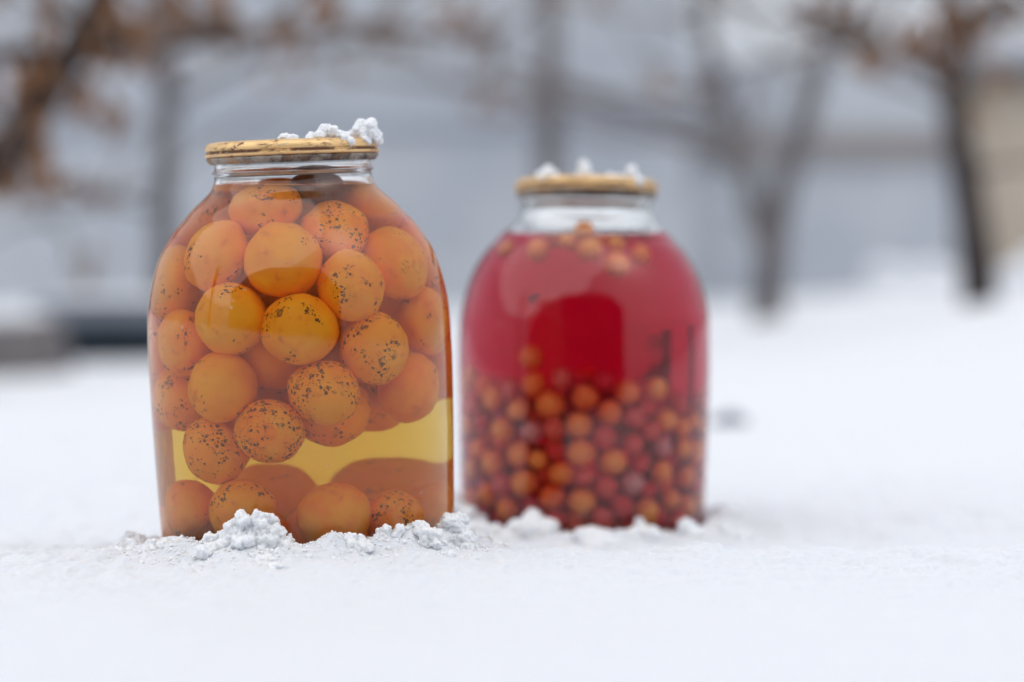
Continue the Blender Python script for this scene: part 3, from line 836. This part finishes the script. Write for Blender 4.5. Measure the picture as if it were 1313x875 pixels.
# ------------------------------------------------------------------ snow on the lids and crumbs round the jars
def on_lid(J, rm, o, x, y, z=.2140):
    return rm @ Vector((x, y, z)) + o
snow_lump(on_lid(JAR_A, RA, OA, -.001, -.030, .2150), .015, .010, .006, 1, 'tiny snow crumb lying alone mid-way along the front of the rusty lid', n=9, r0=.0020, r1=.0030, voxel=.0004, amp=.0008, freq=520)
snow_lump(on_lid(JAR_A, RA, OA, .020, -.026, .2150), .022, .013, .011, 2, 'ragged peak of snow on the rusty gold lid', n=22, r0=.0018, r1=.0030, voxel=.0004, amp=.0009, freq=520)
snow_lump(on_lid(JAR_A, RA, OA, .0385, -.014, .2160), .014, .012, .011, 3, 'snow crumb overhanging the right rim of the rusty gold lid', n=11, r0=.0020, r1=.0034, voxel=.0004, amp=.0009, freq=520)
for x, w, h, sd, lb in ((-.024, .014, .009, 21, 'rounded snow crumb at the left end of the row on the tilted lid'),
                        (-.002, .013, .011, 22, 'tallest snow crumb in the middle of the row on the tilted lid'),
                        (.016, .014, .006, 23, 'flat strip of snow on the tilted lid beside the tallest crumb'),
                        (.027, .007, .009, 24, 'narrow upright snow crumb at the right end of the tilted lid')):
    snow_lump(on_lid(JAR_B, RB, OB, x, -.026, .2150), w, .010, h, sd, lb, n=14, r0=.002, r1=.0034, voxel=.0008, amp=.0009, freq=380)
def near_jar(J, ang, rr):
    ox, oy, oz = J['o']; a = R(ang)
    x, y = ox + math.sin(a)*rr, oy - math.cos(a)*rr
    return (x, y, gz(x, y) - .003)
snow_lump(near_jar(JAR_A, -14, .084), .044, .015, .020, 31, 'jagged snow crest against the front of the amber jar', n=60, r0=.0022, r1=.0046, voxel=.0005, amp=.0013, freq=480)
snow_lump(near_jar(JAR_A, 58, .088), .016, .014, .020, 32, 'upright snow lump wedged between the two jars', n=26, r0=.0028, r1=.0050, voxel=.0005, amp=.0013, freq=460)
snow_lump(near_jar(JAR_B, -60, .090), .030, .02, .022, 33, 'rounded snow lump against the left foot of the red jar', n=24, r0=.004, r1=.007, voxel=.0012, amp=.0014, freq=220)
snow_lump(near_jar(JAR_B, -22, .086), .034, .016, .014, 34, 'low snow crest against the front of the red jar', n=24, r0=.003, r1=.006, voxel=.0012, amp=.0014, freq=220)
snow_lump(near_jar(JAR_B, 22, .086), .022, .016, .015, 35, 'knob of snow touching the right front of the red jar', n=18, r0=.003, r1=.006, voxel=.0012, amp=.0014, freq=220)
snow_lump(near_jar(JAR_B, 40, .088), .028, .016, .011, 36, 'long low snow crumb beside the knob at the red jar', n=18, r0=.003, r1=.006, voxel=.0012, amp=.0014, freq=220)
for ang, rr, w, h, sd, lb in ((-75, .092, .026, .013, 41, 'shallow snow lump beside the rounded one at the left foot of the red jar'),
                             (-42, .093, .030, .012, 42, 'soft snow lump in front of the rounded one at the red jar'),
                             (0, .095, .034, .010, 43, 'broad flat snow lump before the middle of the red jar'),
                             (62, .092, .024, .010, 44, 'little snow lump by the right side of the red jar')):
    snow_lump(near_jar(JAR_B, ang, rr), w, .022, h, sd, lb, n=40, r0=.0025, r1=.0055, voxel=.0012, amp=.0012, freq=260)
for ang, rr, w, h, sd, lb in ((-48, .086, .024, .007, 45, 'thin snow crumble at the left front of the amber jar'),
                             (18, .088, .020, .006, 46, 'thin snow crumble under the clean round apricot at the jar foot'),
                             (40, .092, .022, .009, 47, 'snow crumble before the wedge-shaped lump between the jars')):
    snow_lump(near_jar(JAR_A, ang, rr), w, .014, h, sd, lb, n=40, r0=.0018, r1=.0036, voxel=.0005, amp=.0011, freq=500)
rc = random.Random(77)
CR = [lump_mesh('snow_crumb', crumbs(100+k, .007, .006, .004, 4, .0018, .0028), .0005, 50+k, .0008, 480) for k in range(5)]
for c in CR: c.materials.append(LOOSE)
for k in range(46):
    J = JAR_A if k % 3 else JAR_B
    p = near_jar(J, rc.uniform(-85, 85), rc.uniform(.080, .125))
    o = link('snow_crumb', CR[k % 5]); o.location = (p[0], p[1], p[2] + .002)
    s = rc.uniform(.5, 1.5); o.scale = (s, s, s*rc.uniform(.7, 1.1)); o.rotation_euler = (0, 0, rc.uniform(0, 6.28))
    tag(o, 'loose crumb of snow on the surface around the feet of the jars', 'snow crumb', 'loose snow crumbs around the jars')

dent_lump = link('dent_stand_in', lump_mesh('dent_stand_in', [(0, 0, 0, .012), (.010, .003, -.001, .010), (-.009, .002, -.002, .009)], .002, 3, .002, 90), DENT_SHADE)  # dark lump added where the snow only dips; its colour carries the shade
dent_lump.location = (.212, 2.25, gz(.212, 2.25) + .002)
tag(dent_lump, 'small dark lump standing in for a shaded dent in the open snow right of the red jar', 'dent')

# loose ice grains too small to pick apart
gv = []; gf = []
ico = bmesh.new(); bmesh.ops.create_icosphere(ico, subdivisions=1, radius=1.0)
iv = [v.co.copy() for v in ico.verts]; ico.verts.index_update(); iff = [tuple(v.index for v in f.verts) for f in ico.faces]; ico.free()
rg = np.random.default_rng(9)
N = 6000
ga = rg.uniform(-1.7, 1.7, N); gr = .0775 + np.abs(rg.normal(0, .018, N)); sel = rg.random(N) < .7
px_ = np.where(sel, JAR_A['o'][0], JAR_B['o'][0]) + np.sin(ga)*gr; py_ = np.where(sel, JAR_A['o'][1], JAR_B['o'][1]) - np.cos(ga)*gr
pz_ = ground_z(px_, py_)
for x, y, z in zip(px_, py_, pz_):
    if any(math.hypot(x - J['o'][0], y - J['o'][1]) < .0785 for J in (JAR_A, JAR_B)): continue
    r = min(.0017, .00035*math.exp(rg.normal(.2, .5))); b = len(gv)
    e = rg.uniform(.6, 1.3, 3)
    gv += [(x + v.x*r*e[0], y + v.y*r*e[1], z + v.z*r*e[2]) for v in iv]
    gf += [(b+i, b+j, b+k) for i, j, k in iff]
tag(link('snow_grains', mesh('snow_grains', gv, gf), LOOSE), 'fine loose ice grains strewn over the snow round the jars', 'snow', kind='stuff')
